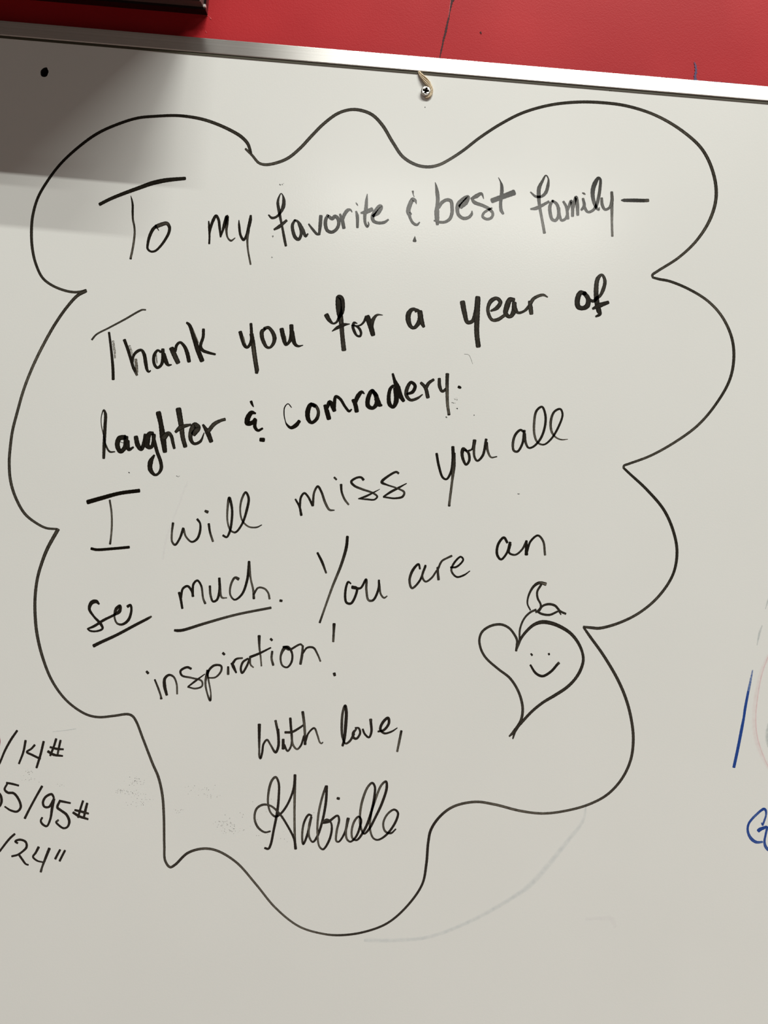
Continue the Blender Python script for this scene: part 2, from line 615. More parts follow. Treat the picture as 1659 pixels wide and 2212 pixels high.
# outline of the thought bubble
W('wavy black outline drawn round the message', 0, 0, 1,
  '542.7,331,4 540,323,6,0.3 535,310,6.5 522,296,6.8 504,284.5,6.6 470,268.5,6.4 437,257.5,6.4 400,251,6,0.1 375,249.5,5.8 338,251,5.8 300,254.5,5.8 262,265.5,6 212,287.5,6 '
  '170,317.5,5.8 130,355,5.6 100,395,5.6 82,427,5.6 71,465,5.8,0.25 68,500,6 70,537,5.8 77.5,570,5.4 92,600,5.2 112,616,5,0.45 140,627.5,5 160,631,5 175,630,5 185.5,627.5,6'
  '/185.5,628.5,7 168,638,6.6,0.4 146.5,661,6 119,700,6 92,748,6,0.8 70.5,792.5,5.8 51.5,841,5.8 36.6,893,5.8,0.5 27,931,5.8 21.7,971.6,6 20,1001,6 23,1039,6 34,1075,5.8 54,1110,5.6 78.7,1130,5 100,1140.5,4.6 123,1142.8,4.2'
  '/125,1144,7.5 102,1186,7,0.4 90,1217,6.4 81,1249,6.2 76,1289,6.2 76,1329,6.4 80,1369,6.4 91,1416,6 110,1465.6,5.4 134.6,1503,5 159.5,1526.6,4.8 189,1544,4.8 214,1549,4.8 244,1546.5,4.8 276.4,1542.7,5 286,1546.5,5 294,1557.6,5 308.7,1595,5,0.5 330,1650,5.2 342,1678,5.4 350.6,1716,5.4 354,1762,5.2 355,1825.6,5 357,1859.4,4.8 367.5,1873,5 378,1868,5.2,0.2 405.5,1842.5,5.2 439,1833,5,0.7 469,1837.5,4.8 511,1863,4.6 553,1910,4.4,0.9 595,1960.7,4.2 646,2001,4,1 696.6,2016.8,4,0.8 734.6,2020,4.4,0.2 785,2013.4,4.4 836,1994.4,4.4 878,1958.6,4.6 912,1910,4.8,0.1 921,1866,5.4 925,1820,5.4 931,1792,5.6 951,1763,5.4 980,1742,5.2,0.6 1027,1732,5 1068,1737.5,5.2,0.9 1124.5,1751.6,5 1171.5,1757,4.8 1218.5,1752,4.8,0.6 1272,1737.5,5 1312.6,1715.6,5.2,0.3 1344,1681,5.4 1362.7,1640,5.6 1368,1596.5,5.8 1364,1555.7,5.8 1353,1512,6 1334.5,1468,6 1303,1414.6,5.8 1275,1375.5,5.6 1261,1355.5,4.5'
  '/1260.5,1354,4.5,0.4 1278,1356,6 1294.6,1357,6 1336,1346,5.6 1382,1323,5.4,0.5 1423.7,1287,5.6 1454,1240,5.6,0.2 1462.4,1194,6 1456,1152.5,6 1435,1103,6 1397,1057.5,5.8 1360,1023,5.2 1347.3,1011,4.6'
  '/1347,1011,4.6,0.4 1348,1006,4.8 1359,1001.7,5 1404.7,984.6,5,0.6 1458,955,5.2 1507,919,5.4 1545,875,5.4,0.3 1575.6,822,5.8 1585,776.5,6 1581,731,6 1560.4,685,5.6,0.7 1530,651,5.4 1488,624.6,5.4,0.3 1446.5,607.5,5.4 1424,603,5.4 1410.5,599.5,4.6'
  '/1410.5,599.8,4.6,0.5 1409.3,594,5.2 1420,586,5.4 1466.5,556,5.4,0.6 1506,518,5.8 1535,471,6.6 1547,424,6.8,0.4 1540.7,373.6,6.8 1517,323,6.6 1474,283,6.4,0.6 1416,249,6 1354.4,229,6.2,0.3 1300,221.7,6.2 1246,220.6,6.2 1188,227,6 1130,243.4,6 1083,267,6 1036,297.6,6,0.4 1000,325.5,6 971,344.5,6,0.8 948.6,356,6.2 926,360.5,6.4,0.5 900,356.4,6.4 870.7,339,6.6 848.5,307.5,6.6 826,270.4,6.8 804,248,6.6 778,238,6.6 756,237,6.2 730,245,6.4 700,266.7,6.4 674,292.7,6.6 648,320.5,6.4 622,341.6,6.4 596.4,352,6.2,0.6 574,355.7,5.8 559.4,352,5.4 544.5,335.3,5.2 530.5,321.6,4.5',
  name='bubble_outline')

W('black handwritten word "To"', 200, 360, 4.366,
  '68,355,30,0.1 160,308,30 250,270,31 350,232,33 450,196,35 550,160,38 620,142,40 700,127,38 872,111,30'
  '/360,275,5 370,310,14 378,360,20 378,430,20 381,500,18,0.4 393,560,18 397,620,18,0.8 390,700,20 375,790,20,0.9 362,850,20 359,868,22,0.1'
  '/600,565,36,0.5 650,545,36 700,535,32 725,570,28,0.1 720,620,26 690,680,24 640,750,22 590,795,20 550,800,18 520,775,20 522,720,24 540,650,28 570,590,30 600,560,26/605,570,12 625,603,6')
W('black handwritten word "my"', 200, 360, 4.366,
  '1095,515,12,0.1 1100,570,22 1103,660,18 1100,725,18/1103,640,14 1115,570,24 1140,500,28 1165,462,24 1188,500,24 1198,570,24 1208,662,16'
  '/1208,660,14 1225,610,20 1245,540,30 1268,470,32 1266,540,30 1262,600,22,0.5 1275,670,14 1305,698,18 1345,672,8'
  '/1380,505,8,0.1 1383,560,22 1397,650,22 1425,690,24 1450,650,22 1475,560,30 1488,500,30 1492,462,20/1470,600,26 1460,680,20,0.7 1465,780,16 1490,920,16')
W('black handwritten word "favorite" catching the ceiling light', 560, 380, 5.184,
  '105,437,16,0.2 140,470,28 185,462,26 235,415,26 270,340,42 275,270,34 262,215,14 245,196,10 220,240,20 208,300,30 222,390,34 236,470,28 255,560,24 270,640,28 285,720,30 298,782,26'
  '/168,600,22 220,570,38 305,500,28/398,497,24 372,550,34 378,620,36 405,690,38 440,712,32 470,650,32 458,560,40 430,510,26 398,495,22/450,540,40 490,610,38 520,675,30 545,648,16'
  '/554,540,18 600,600,28 650,652,28 675,648,30/672,650,26 682,560,38 690,450,38/768,440,28 745,490,38 742,550,38 762,610,36 810,630,34 862,600,34 890,540,36 882,480,38 850,452,38 815,478,40 775,450,30'
  '/905,430,24 930,500,40 948,582,36/930,500,30 955,430,38 990,385,38 1020,378,22 1040,405,10/1085,398,20 1098,450,36 1100,575,28/1083,300,8 1094,316,16 1104,332,8'
  '/1210,202,8 1202,270,30 1195,370,40 1182,450,34 1188,530,28 1210,568,26 1226,545,18 1220,515,10/1140,415,20 1190,405,46 1262,375,44'
  '/1275,450,30 1330,410,50 1370,345,30 1350,335,34 1300,395,40 1268,460,40 1280,505,36 1330,526,32 1400,520,32 1445,490,20')
W('black handwritten ampersand before "best"', 860, 360, 5.925,
  '188,315,26,0.3 195,360,10 205,385,10/234,478,8 222,440,34 190,420,52 150,490,54 130,570,54 145,610,50 165,600,30/140,610,40 160,670,32 190,720,34 240,745,32 275,712,16/215,893,8 212,925,30 211,950,46')
W('black handwritten word "best"', 860, 360, 5.925,
  '475,202,8,0.35 487,250,26 500,330,46 508,420,46 500,500,42 495,580,60 498,660,56 503,738,36/520,520,40 560,460,42 625,425,40 675,440,42 690,520,42 688,600,42 660,670,40 600,708,34 530,710,32 462,690,20'
  '/800,510,60 860,455,70 895,390,44 880,385,36 830,420,50 775,480,60 758,560,44 780,625,40 840,662,40 905,648,38 942,605,34 945,568,14'
  '/1095,412,8 1082,370,22 1065,345,34 1000,378,52 935,410,26/942,408,26 975,455,44 1090,500,38 1170,545,38 1212,600,34 1195,652,34 1140,672,32 1082,640,32 1095,595,30 1150,555,30 1200,530,22'
  '/1285,140,8,0.1 1310,190,16 1325,240,36 1328,310,44 1320,390,42 1312,470,38 1320,560,42 1345,602,28/1205,435,60 1320,392,62 1400,362,64 1480,332,70')
W('black handwritten word "family"', 1120, 360, 5.352,
  '140,295,16,0.3 200,345,28 265,345,30 315,300,38 342,210,34 345,140,16 318,100,14 275,170,30 238,250,44 235,350,42 243,450,34 270,600,30,0.6 300,765,32'
  '/142,490,20,0.3 200,482,40 260,455,36 350,405,28/395,395,28 365,450,38 367,540,38 390,610,34 428,622,34 458,580,34 462,490,36 440,430,34 395,395,26/465,480,34 475,560,30 500,622,28 545,600,30 560,560,26'
  '/520,405,26 555,470,32 570,600,34/570,500,28 610,400,36 625,480,36 625,570,34/632,480,30 665,355,38 680,440,40 685,558,32/728,500,26 760,450,36 746,370,28/750,390,24 768,480,34 805,525,26 860,505,30 900,450,34,0.2 925,360,36 942,250,34 945,145,28,0.1 925,130,30 885,190,50 860,270,48 860,350,42 880,430,38,0.4 905,480,30 930,502,18 935,470,10/738,303,12 755,310,22 772,320,12'
  '/962,365,28 968,440,34 1000,495,28 1050,475,28 1080,400,38 1078,295,30/1080,400,36 1080,520,32,0.7 1080,650,26,0.9 1085,802,26')
W('black dash after "family"', 1120, 360, 5.352, '1190,388,16,0.1 1220,389,36 1350,390,40 1450,392,38 1500,390,36,0.8', name='handwritten_mark')

W('black handwritten word "Thank"', 190, 650, 5.53,
  '48,462,22,0.3 100,402,20,0.5 250,322,20 450,215,22 600,128,22 650,106,20 690,107,16/252,378,26,0.1 268,500,28 285,650,30 298,800,34 302,936,34/300,480,26,1.48 318,600,26 322,680,20'
  '/436,468,36,0.1 470,560,34 508,680,34 545,800,36 565,840,34 585,885,28,0.9/495,540,30,1.5 520,620,34 540,690,26/572,700,30,1.4 580,780,34 590,850,20/530,745,28,0.1 545,655,30 590,602,34 640,588,30 672,640,40 690,740,42 708,825,32 728,848,22 748,832,14'
  '/870,610,26 835,590,26 795,640,36 785,710,36 800,770,34 830,798,30 875,765,34 895,690,40 895,580,40/905,640,48 930,720,52 960,765,32 1000,762,12/815,640,14,1.45 825,740,16'
  '/1000,570,56,0.1 1030,640,58,0.3 1075,735,54/1042,600,34,0.1 1060,530,34 1100,495,28 1150,540,38 1185,620,46 1208,722,44/1180,260,24 1210,285,36 1265,430,52 1310,580,54 1362,712,54/1260,350,10,1.42 1320,500,12/1380,340,34,0.1 1376,430,34 1345,540,36 1368,588,38 1440,618,32 1520,638,24')
W('black handwritten word "you" before "for"', 500, 630, 9.217,
  '175,805,70,0.1 215,940,74 262,1070,68 305,1112,50 360,1065,56 395,960,56 398,800,58 388,640,54/400,850,76 425,1000,84 445,1150,84,0.45 465,1300,84 488,1450,82,0.25 505,1560,84 500,1615,60/235,900,26,1.45 270,1020,24'
  '/670,745,46,0.2 610,790,80 608,900,76 645,1010,72 700,1100,56 760,1115,44 830,1040,64 858,930,80 835,840,76 790,765,66 735,715,60 655,735,60/1000,748,84,0.1 1025,870,84 1062,1010,74 1085,1058,48 1150,1000,60 1190,900,80 1197,790,78 1193,675,78/1205,800,86 1225,930,90 1270,1050,64 1330,1085,44 1425,1066,14/1075,880,16,1.4 1090,960,16')
W('black handwritten word "for"', 690, 620, 6.9125,
  '105,420,70,0.15 145,490,58 205,545,28 255,525,32 290,460,40 335,380,60 350,270,60 330,165,60 290,150,70 285,250,84 300,380,86 325,520,68,0.3 338,680,62 355,850,64 365,935,66'
  '/190,660,14,0.1 260,612,46 360,565,52 452,552,12/565,545,12 520,533,40 500,590,42 525,670,42 560,725,30 605,735,34 622,690,36 595,620,38 540,580,28 480,573,16/540,585,22 610,570,26 660,525,32 700,445,44'
  '/715,445,74 755,550,80 800,712,66/780,570,56 800,490,56,0.3 860,418,32 945,418,10')
W('black handwritten word "a" before "year"', 690, 620, 6.9125,
  '1440,370,30,0.2 1430,335,42 1380,338,54 1332,400,74 1328,500,72 1365,590,54 1410,610,46 1465,560,60 1508,470,80 1500,370,72/1420,332,36 1470,350,44 1500,385,50/1520,470,62 1535,540,64 1558,592,40')
W('black handwritten word "year"', 980, 580, 4.608,
  '88,335,50,0.25 108,440,46 138,535,36 185,525,36 220,440,44 240,290,48/242,300,48 232,500,50 230,640,46 245,772,46'
  '/370,422,18 430,392,40 465,335,38 430,297,32 375,320,42 342,390,32,0.4 350,460,32 385,512,28 440,508,34 500,470,30/600,312,36,0.25 560,312,50 530,380,54 518,450,44 560,480,32 598,430,50 603,345,44'
  '/610,400,42 640,440,26 700,425,24 755,372,34/757,330,34 765,390,44,0.4 773,448,38/765,345,36 800,297,32,0.5 890,263,26 935,285,12')
W('black handwritten word "of"', 980, 580, 4.608,
  '1310,250,34,0.15 1262,242,46 1232,310,50 1240,380,48 1285,395,40 1330,370,50 1338,300,44 1300,245,40/1350,308,26 1390,325,30 1430,290,34 1450,280,26,0.3 1488,210,36 1505,120,32 1475,62,22 1435,100,40 1418,210,44 1425,330,48,0.15 1445,420,48 1455,455,32 1415,478,18/1385,400,22 1450,368,48 1538,337,32')
ink('hair', 980, 580, 4.608, '105,852,3 150,860,3 180,920,3/160,870,2.4 190,950,2.4', M_SPECK, board, 'fine dark hair stuck to the board below "year"')
W('black handwritten word "laughter"', 200, 860, 4.1475,
  '100,537,24,0.15 104,420,28 112,250,28 115,140,26 100,105,12 80,160,8 78,230,8,0.6 98,330,10 122,430,16,0.2 155,480,16 200,480,10'
  '/290,350,40,0.1 240,360,42 222,420,42 250,478,36 290,440,38 300,350,40/310,390,42 325,460,30 365,440,16/245,391,5 275,401,5/388,348,38 405,420,42 435,458,32 462,400,36 470,325,24'
  '/540,315,30 510,320,40 488,380,54 492,430,44 525,440,30 545,390,32 548,330,36/552,380,30 578,480,30 610,570,30 615,630,30 590,675,22 560,688,22 518,640,40 520,570,44 552,512,18'
  '/590,132,46 612,230,40 630,350,52 648,478,38/640,350,50,0.3 680,315,34 705,340,30,0.15 720,400,28 732,448,24/770,100,48 795,250,44,0.3 808,350,38 830,432,36,0.15/745,302,24 790,262,42,0.3 880,237,18'
  '/905,320,46 945,265,46 915,240,44 882,300,38,0.4 880,370,34,0.15 910,408,24 965,388,24 1000,310,8/990,240,20 1030,305,42 1062,386,36/1042,290,34,0.4 1090,232,34 1150,200,26 1185,190,26')
W('black handwritten ampersand after "laughter"', 200, 860, 4.1475,
  '1420,30,24,0 1430,55,20 1442,78,8/1460,137,16 1425,130,38 1390,180,46 1388,225,44 1435,218,36 1458,190,32/1458,200,30 1455,260,30 1482,290,24 1522,272,18/1505,372,34 1533,374,36')
W('black handwritten word "comradery" with a full stop', 600, 780, 4.046,
  '120,405,8,0 90,373,8 62,400,10 55,460,10 68,530,8 80,555,16 115,582,26 160,560,36 188,525,28/325,395,26 290,380,34 262,440,42 268,510,36 295,538,26 340,505,30 355,440,26,0.3 330,390,26 290,374,26'
  '/412,388,26,0 430,440,40 447,502,38/430,410,28 455,358,34 482,400,38 495,432,34/492,410,30 508,310,26 545,330,24 590,400,22 625,438,22 645,422,12/657,340,26 678,380,36 690,438,36/672,370,34 705,300,38 735,270,28 757,285,10'
  '/862,300,26 825,260,32 790,325,38 790,392,38 830,410,28 865,370,38 858,300,38 825,255,26/865,330,42 890,380,40 910,387,16/1010,215,24 985,240,28 970,310,32 978,378,36 1008,402,26 1035,350,42 1028,240,36'
  '/1005,112,20 1020,165,26 1045,230,50 1070,300,42 1100,348,28/1130,288,18 1180,268,30 1200,215,28 1165,186,26 1130,240,32,0.2 1125,300,32 1160,340,24 1220,325,22 1265,292,10/1252,190,24 1290,232,30 1312,316,32/1295,235,30 1320,192,28 1362,162,22'
  '/1412,155,26 1415,220,30 1438,265,22 1475,240,24/1482,115,30 1480,180,28 1480,260,28,0.7 1484,380,24,0.95 1495,455,24 1496,466,26,0/1580,225,22 1592,230,24 1600,233,16')
W('black handwritten word "I"', 170, 1030, 3.95,
  '78,215,36,0 200,180,34 350,140,30 515,118,30/265,200,16,0.4 280,300,15,0.8 283,420,16,1 275,520,15,0.8 268,572,18,0.2/108,612,22,0 150,621,22 300,612,22 430,600,22')
W('black handwritten word "will"', 170, 1030, 3.95,
  '805,395,20,0.1 795,480,16,0.7 798,555,16 822,580,18,0.1 860,530,18 893,440,22/895,445,18,0.6 915,510,15,0.7 965,555,16,0.1 1010,530,20 1036,460,20 1035,395,16 1012,362,20/1110,402,20,0.1 1120,470,18 1145,550,18,0.9/1080,292,20,0.3 1100,300,26'
  '/1232,500,18,0.1 1262,515,16 1288,470,20 1305,380,20 1308,270,20 1285,180,24 1272,250,18,0.8 1270,380,14 1295,455,14 1335,474,16,0.1 1390,410,18 1435,280,22 1450,180,20 1425,132,18 1392,190,18,0.6 1378,280,14 1395,370,14,0.9 1450,425,13 1520,430,13,0.3 1562,410,8')
W('black handwritten word "miss"', 620, 1000, 5.925,
  '108,465,22,0.1 160,560,28 183,668,32/165,565,26 178,440,28 222,386,26 265,425,26 327,545,28/330,545,30 350,370,26,0.4 395,300,28,0.1 440,370,28 490,510,30,0.6 545,600,26,0.8 605,605,14,0.2/692,278,32,0.1 700,370,26 740,470,26,0.6 788,532,22,0.9/605,185,24,0.3 632,212,24'
  '/978,215,32,0.1 950,185,26 890,190,26 822,240,30 860,290,28 960,335,26,0.5 1100,385,22 1155,430,24,0.1 1120,468,20 1020,465,22 915,458,12/915,458,14 1000,430,26 1100,382,20 1188,335,6'
  '/1427,132,28,0.4 1400,115,26,0.1 1300,165,28 1213,245,36 1280,280,20 1400,320,18,0.5 1500,375,26 1480,430,28,0.1 1380,452,22 1235,435,20/1235,432,20 1330,370,30 1420,322,28 1530,262,12')
W('black handwritten word "you" before "all"', 920, 860, 5.184,
  '120,622,28,0.05 145,760,28 190,890,24 230,908,22 280,830,28 305,700,38 302,548,34/318,620,28 312,760,40,0.3 295,920,26,0.7 275,1080,26,0.9 262,1185,26 261,1205,28,0.1'
  '/455,585,20,0.1 420,572,46 405,620,34 422,700,30 450,745,24 485,700,28 475,610,28 440,582,24/470,592,20 515,572,20 545,475,36/545,475,38 538,560,28,0.4 545,660,24 575,702,22,0.1 635,645,28 675,462,28/680,500,28 692,590,26,0.6 730,662,18,0.8 795,655,12,0.1')
W('black handwritten word "all"', 920, 860, 5.184,
  '1092,375,24,0.1 1060,356,24 1005,405,28 975,500,28,0.4 985,588,24 1025,598,24,0.1 1080,510,26 1103,365,30/1105,400,30 1118,500,26,0.4 1150,556,20,0.1 1200,545,22 1280,460,26 1330,330,26 1338,190,26 1300,97,22 1240,140,26 1212,280,26,0.8 1218,420,24,0.9 1255,500,20 1320,520,18,0.1 1400,460,22 1490,310,24 1530,180,22 1505,122,22 1440,150,24 1400,250,28,0.5 1410,380,24,0.9 1460,442,16 1520,465,14,0.7 1588,460,6')
W('black handwritten word "so"', 170, 1220, 3.687,
  '162,312,14,0.05 140,292,28 105,300,32 85,350,22 120,410,16 175,470,22 190,508,17 140,529,14 90,525,14 70,510,10/70,510,12 120,490,20 200,440,20 280,400,18 325,370,28 330,325,18 300,350,26 285,410,14,0.4 305,465,14 345,475,18,0.05 395,440,22 420,360,18 412,320,18 390,332,22')
W('black underline below "so"', 170, 1220, 3.687, '120,645,26,0.05 170,620,24 300,560,22 450,480,22 550,428,20 578,412,14,0.4', name='underline')
W('black handwritten word "much" with a full stop', 170, 1220, 3.687,
  '800,222,20,0.05 812,270,20 825,346,18/815,265,16 830,190,18 868,170,18 903,215,18 910,250,20/908,240,18 915,152,18 945,125,16 975,165,16 992,270,15,0.8 1008,308,18,0.3/1045,170,18,0.05 1050,240,17,0.5 1070,292,16,0.05 1100,280,18 1122,200,20 1120,108,20'
  '/1124,160,18 1140,260,15,0.7 1180,263,8/1272,113,24,0.3 1245,102,18 1212,160,16,0.6 1208,240,14 1242,278,14,0.05 1300,235,18 1342,120,20 1355,20,22 1357,-25,20/1358,-20,18 1370,110,14,0.9 1390,200,16 1395,268,20,0.05/1394,235,16 1430,183,14,0.5 1480,190,14,0.7 1510,225,14 1520,270,16,0.8/1605,285,20,0.1 1618,287,18')
W('black underline below "much"', 170, 1220, 3.687, '765,522,18,0.05 790,524,22 830,520,22 1000,468,20,0.3 1250,398,18,0.5 1530,342,18,0.3', name='underline')
W('black handwritten word "You"', 670, 1140, 3.130,
  '50,170,14,0.05 80,230,17 108,305,12,0.4/252,60,18,0.05 245,130,20 210,250,18,0.3 150,400,15,0.8 100,540,13,0.9 65,640,14,0.1/275,378,10,0.05 258,366,14 238,430,16 245,505,16 275,512,16 310,450,16 315,408,16 285,402,22/290,405,20 340,408,14 378,350,16 380,420,15,0.6 395,490,14,0.8 425,490,15,0.05 463,410,16 465,355,14/467,380,14,0.05 478,450,12,0.6 500,474,12 520,462,8')
W('black handwritten word "are"', 670, 1140, 3.130,
  '742,278,12,0.05 733,246,14 695,285,18 672,355,16,0.4 688,408,14 738,362,14,0.05 780,255,14/778,262,16 758,330,14,0.3 780,364,12 820,340,13 855,290,12/862,270,16 864,310,16 868,350,17/863,282,14 890,226,13 925,205,12,0.4 957,190,14/950,268,12,0.05 990,264,13 1035,215,12 1018,196,12 972,240,14 955,290,13,0.4 990,332,12,0.05 1040,320,12 1080,292,6')
W('black handwritten word "an"', 670, 1140, 3.130,
  '1333,100,16,0.05 1310,66,16 1272,110,17 1264,180,17 1290,214,14 1330,170,15 1352,100,18/1352,112,18 1345,168,14 1385,183,12,0.2 1430,150,13 1463,90,15/1462,90,16,0.05 1462,180,22/1467,160,14 1490,92,14 1540,52,13 1575,90,14,0.4 1588,183,14,0.7')
W('black handwritten word "inspiration"', 300, 1330, 3.687,
  '127,510,14,0.05 155,580,16,0.4 175,640,14 178,660,20,0.1/62,445,18,0.1 74,458,20/222,630,20,0.05 205,560,26 207,500,22 240,472,18 275,485,15,0.3 300,540,14,0.7 305,622,14,0.8'
  '/415,422,18,0.05 385,410,18 332,440,18 342,475,16 420,495,14,0.5 500,520,14 503,560,14 450,580,13,0.3 390,567,12/392,565,12,0.05 450,520,16 525,465,8'
  '/550,440,26 530,530,16,0.6 545,620,13 568,675,18,0.2 573,620,11,0.8 553,500,14,0.6 550,450,18,0.1 600,396,18 655,400,16 655,440,16,0.3 610,490,13 555,495,11/711,408,17,0.1 711,465,20,0.5/670,298,20,0.1 681,308,18'
  '/742,380,22,0.05 755,410,24 775,453,14/747,380,20 775,345,16 825,337,13,0.6/868,342,15,0.1 830,368,17 812,420,17 822,456,16 860,400,17 885,332,15/885,335,16,0.3 890,390,13,0.7 912,411,10/958,162,24,0.05 960,250,16,0.4 970,330,13,0.9 976,400,12/885,330,20,0.05 960,300,18 1050,255,12'
  '/1062,285,18,0.1 1057,340,17,0.7 1070,393,18,0.2/1050,185,18,0.1 1060,195,18/1195,270,18,0.2 1165,255,28 1130,320,16,0.4 1142,395,14 1180,411,14,0.1 1215,370,17 1220,300,16 1190,252,22 1150,250,18/1210,268,16,0.1 1290,228,15,0.3 1308,250,12/1306,240,16,0.3 1300,310,20 1287,384,20/1305,300,14,0.1 1340,255,15 1390,255,16 1422,305,14,0.4 1446,362,13,0.8')
ex = W('black exclamation mark above "With love"', 300, 1330, 3.687, '1555,66,24,0.05 1552,130,18,0.3 1548,205,17,0.7', name='exclamation_mark')
ink('dot', 300, 1330, 3.687, '1556,460,24,0.1 1560,475,22', M_INK, ex)

heart = W('black line drawing of a heart', 1010, 1240, 5.925,
  '622,980,28,0.1 632,910,30,0.3 635,850,30 600,775,28 530,690,28 430,645,30 300,662,30 190,735,30 152,830,28 165,940,28 205,1030,28 260,1100,28 400,1220,28 540,1330,30,0.3 640,1480,30 695,1640,32 705,1760,32 680,1880,34 600,2010,44 535,2075,20'
  '/625,975,18,0.4 655,900,24 680,830,32,0.2 760,725,34 850,648,38 950,614,46 1070,628,46 1200,680,42 1320,760,38 1410,870,36 1468,1000,32 1480,1110,34 1440,1240,38 1370,1350,36 1270,1450,38 1120,1550,38 970,1640,34 830,1752,34 700,1890,34 620,1985,38 580,2105,18',
  name='heart_doodle')
ink('leaf_sprig', 1010, 1240, 5.925,
    '665,850,24,0.3 672,700,26 725,570,26 800,492,28 870,458,28/870,450,22 880,492,26/803,460,20,0.2 767,380,22 780,280,26 840,165,34 900,118,40 940,112,40,0.5 998,128,46,1/940,140,30,0.2 892,225,28 898,310,28 935,385,26 935,430,30 900,470,26'
    '/920,470,24 960,410,28 1040,385,32 1120,405,32 1185,475,30 1255,508,28/890,478,26 950,510,30 1050,522,30 1150,480,26/1165,470,22 1195,518,16', M_INK, heart, 'two small leaves on a stalk above the heart')
ink('smiling_face', 1010, 1240, 5.925, '812,1020,22,0.1 826,1038,28/1040,1018,28 1044,1032,24/805,1165,26,0.05 865,1260,32 920,1298,34 970,1305,34 1070,1245,34 1150,1155,34 1168,1138,36,0.5', M_INK, heart, 'two dots and a curved smile')

W('black handwritten word "With"', 540, 1520, 4.74,
  '96,215,32,0.05 95,350,26 95,470,18,0.4 97,540,20 107,560,22,0.05 125,500,22 140,410,20 175,370,20,0.3 210,420,18,0.5 262,498,24,0.05 290,440,26 292,340,26 285,265,30/282,270,24 262,175,24,0.5/340,368,28,0.05 340,460,30/350,420,22 385,485,18,0.2 418,440,20 430,350,20,0.6 420,250,24,0.05 413,150,26'
  '/413,155,24 425,300,24 440,420,20,0.8 482,466,18 520,430,20,0.05 553,330,20/360,294,24,0.1 430,290,24 500,252,22 560,210,18/540,85,28,0.05 555,200,26,0.7 562,300,24,0.9 565,345,24,0.05 564,415,28/567,390,22 600,300,18 658,250,19 690,320,18,0.8 715,395,16,0.9 732,408,14 746,395,12,0.1')
W('black handwritten word "love" with a comma', 540, 1520, 4.74,
  '948,430,24,0.05 965,370,26 980,220,32 986,80,30 975,20,26 952,80,24,0.5 940,220,26,0.3 948,340,24 978,408,18,0.2 1020,385,22 1065,310,24/1088,262,18 1060,295,28,0.1 1058,345,26 1090,358,22 1128,300,22 1112,250,20 1078,248,16/1155,262,20,0.05 1175,310,20 1218,345,20 1243,290,24 1238,190,26 1236,162,30,0.5'
  '/1312,285,18,0.05 1370,270,24 1422,200,26 1415,145,26 1365,185,28 1335,262,26 1375,303,20 1450,285,18 1508,248,10/1550,280,24,0.05 1530,380,24,0.7 1508,488,20,0.9')
W('black flowing signature below "With love"', 530, 1650, 4.74,
  '255,690,16,0.2 200,700,18,0.4 130,650,22 95,560,21,0.7 115,460,22,0.4 180,418,22 260,430,18,0.6 350,510,20,0.3 430,630,21,0.05 500,770,22 515,868,28/511,866,22,0.2 505,700,23,0.9 503,500,22,1 505,330,25,0.8 508,115,28,0.05'
  '/508,115,24,0.05 497,240,24 470,330,22 420,435,22 360,512,22 310,540,22 260,500,18,0.7 232,400,20 245,250,24,0.5 275,165,24 310,135,22 340,190,22,0.1 342,340,24 325,500,26,0.05 290,680,24 258,830,24 235,870,22 200,862,22'
  '/678,530,18,0.1 650,520,22 605,590,22 582,720,21,0.8 592,822,20,0.05 630,740,24 675,545,24/675,545,24,0.1 652,640,22,0.8 655,750,20 690,800,18,0.05 730,755,24 785,600,24 825,390,26 833,228,26/825,228,22,0.05 785,350,22,0.7 748,520,22,0.9 738,700,20 758,845,18 795,875,20,0.05 855,790,24 885,670,22 875,600,18,0.3 835,572,26 785,600,16'
  '/800,606,18,0.1 850,592,26 945,530,20 960,570,22,0.2 935,690,22,0.8 932,790,20 955,798,18,0.05 1020,700,22 1052,560,30/1055,560,28,0.1 1030,680,22,0.8 1040,770,20 1075,797,18,0.05 1130,750,22 1175,640,24 1185,570,20 1160,540,20 1115,590,22,0.7 1088,700,20,0.9 1100,765,20 1140,780,20,0.05 1225,665,26 1290,490,26 1322,330,24 1325,230,22 1300,195,22 1255,235,22,0.7 1200,370,24 1175,510,22,1 1180,640,22 1215,715,18,0.05 1265,670,24 1330,550,24 1400,400,26 1448,240,26 1440,180,22 1395,215,22,0.7 1330,370,22,1 1285,530,20 1277,670,20 1310,760,18,0.5 1355,778,18,0.05 1440,730,22 1540,590,24 1562,500,22 1525,468,20 1455,515,20,0.6 1412,610,20 1432,690,20 1490,710,20,0.1 1540,668,14'
  '/942,352,24,0.1 960,356,26', name='signature')

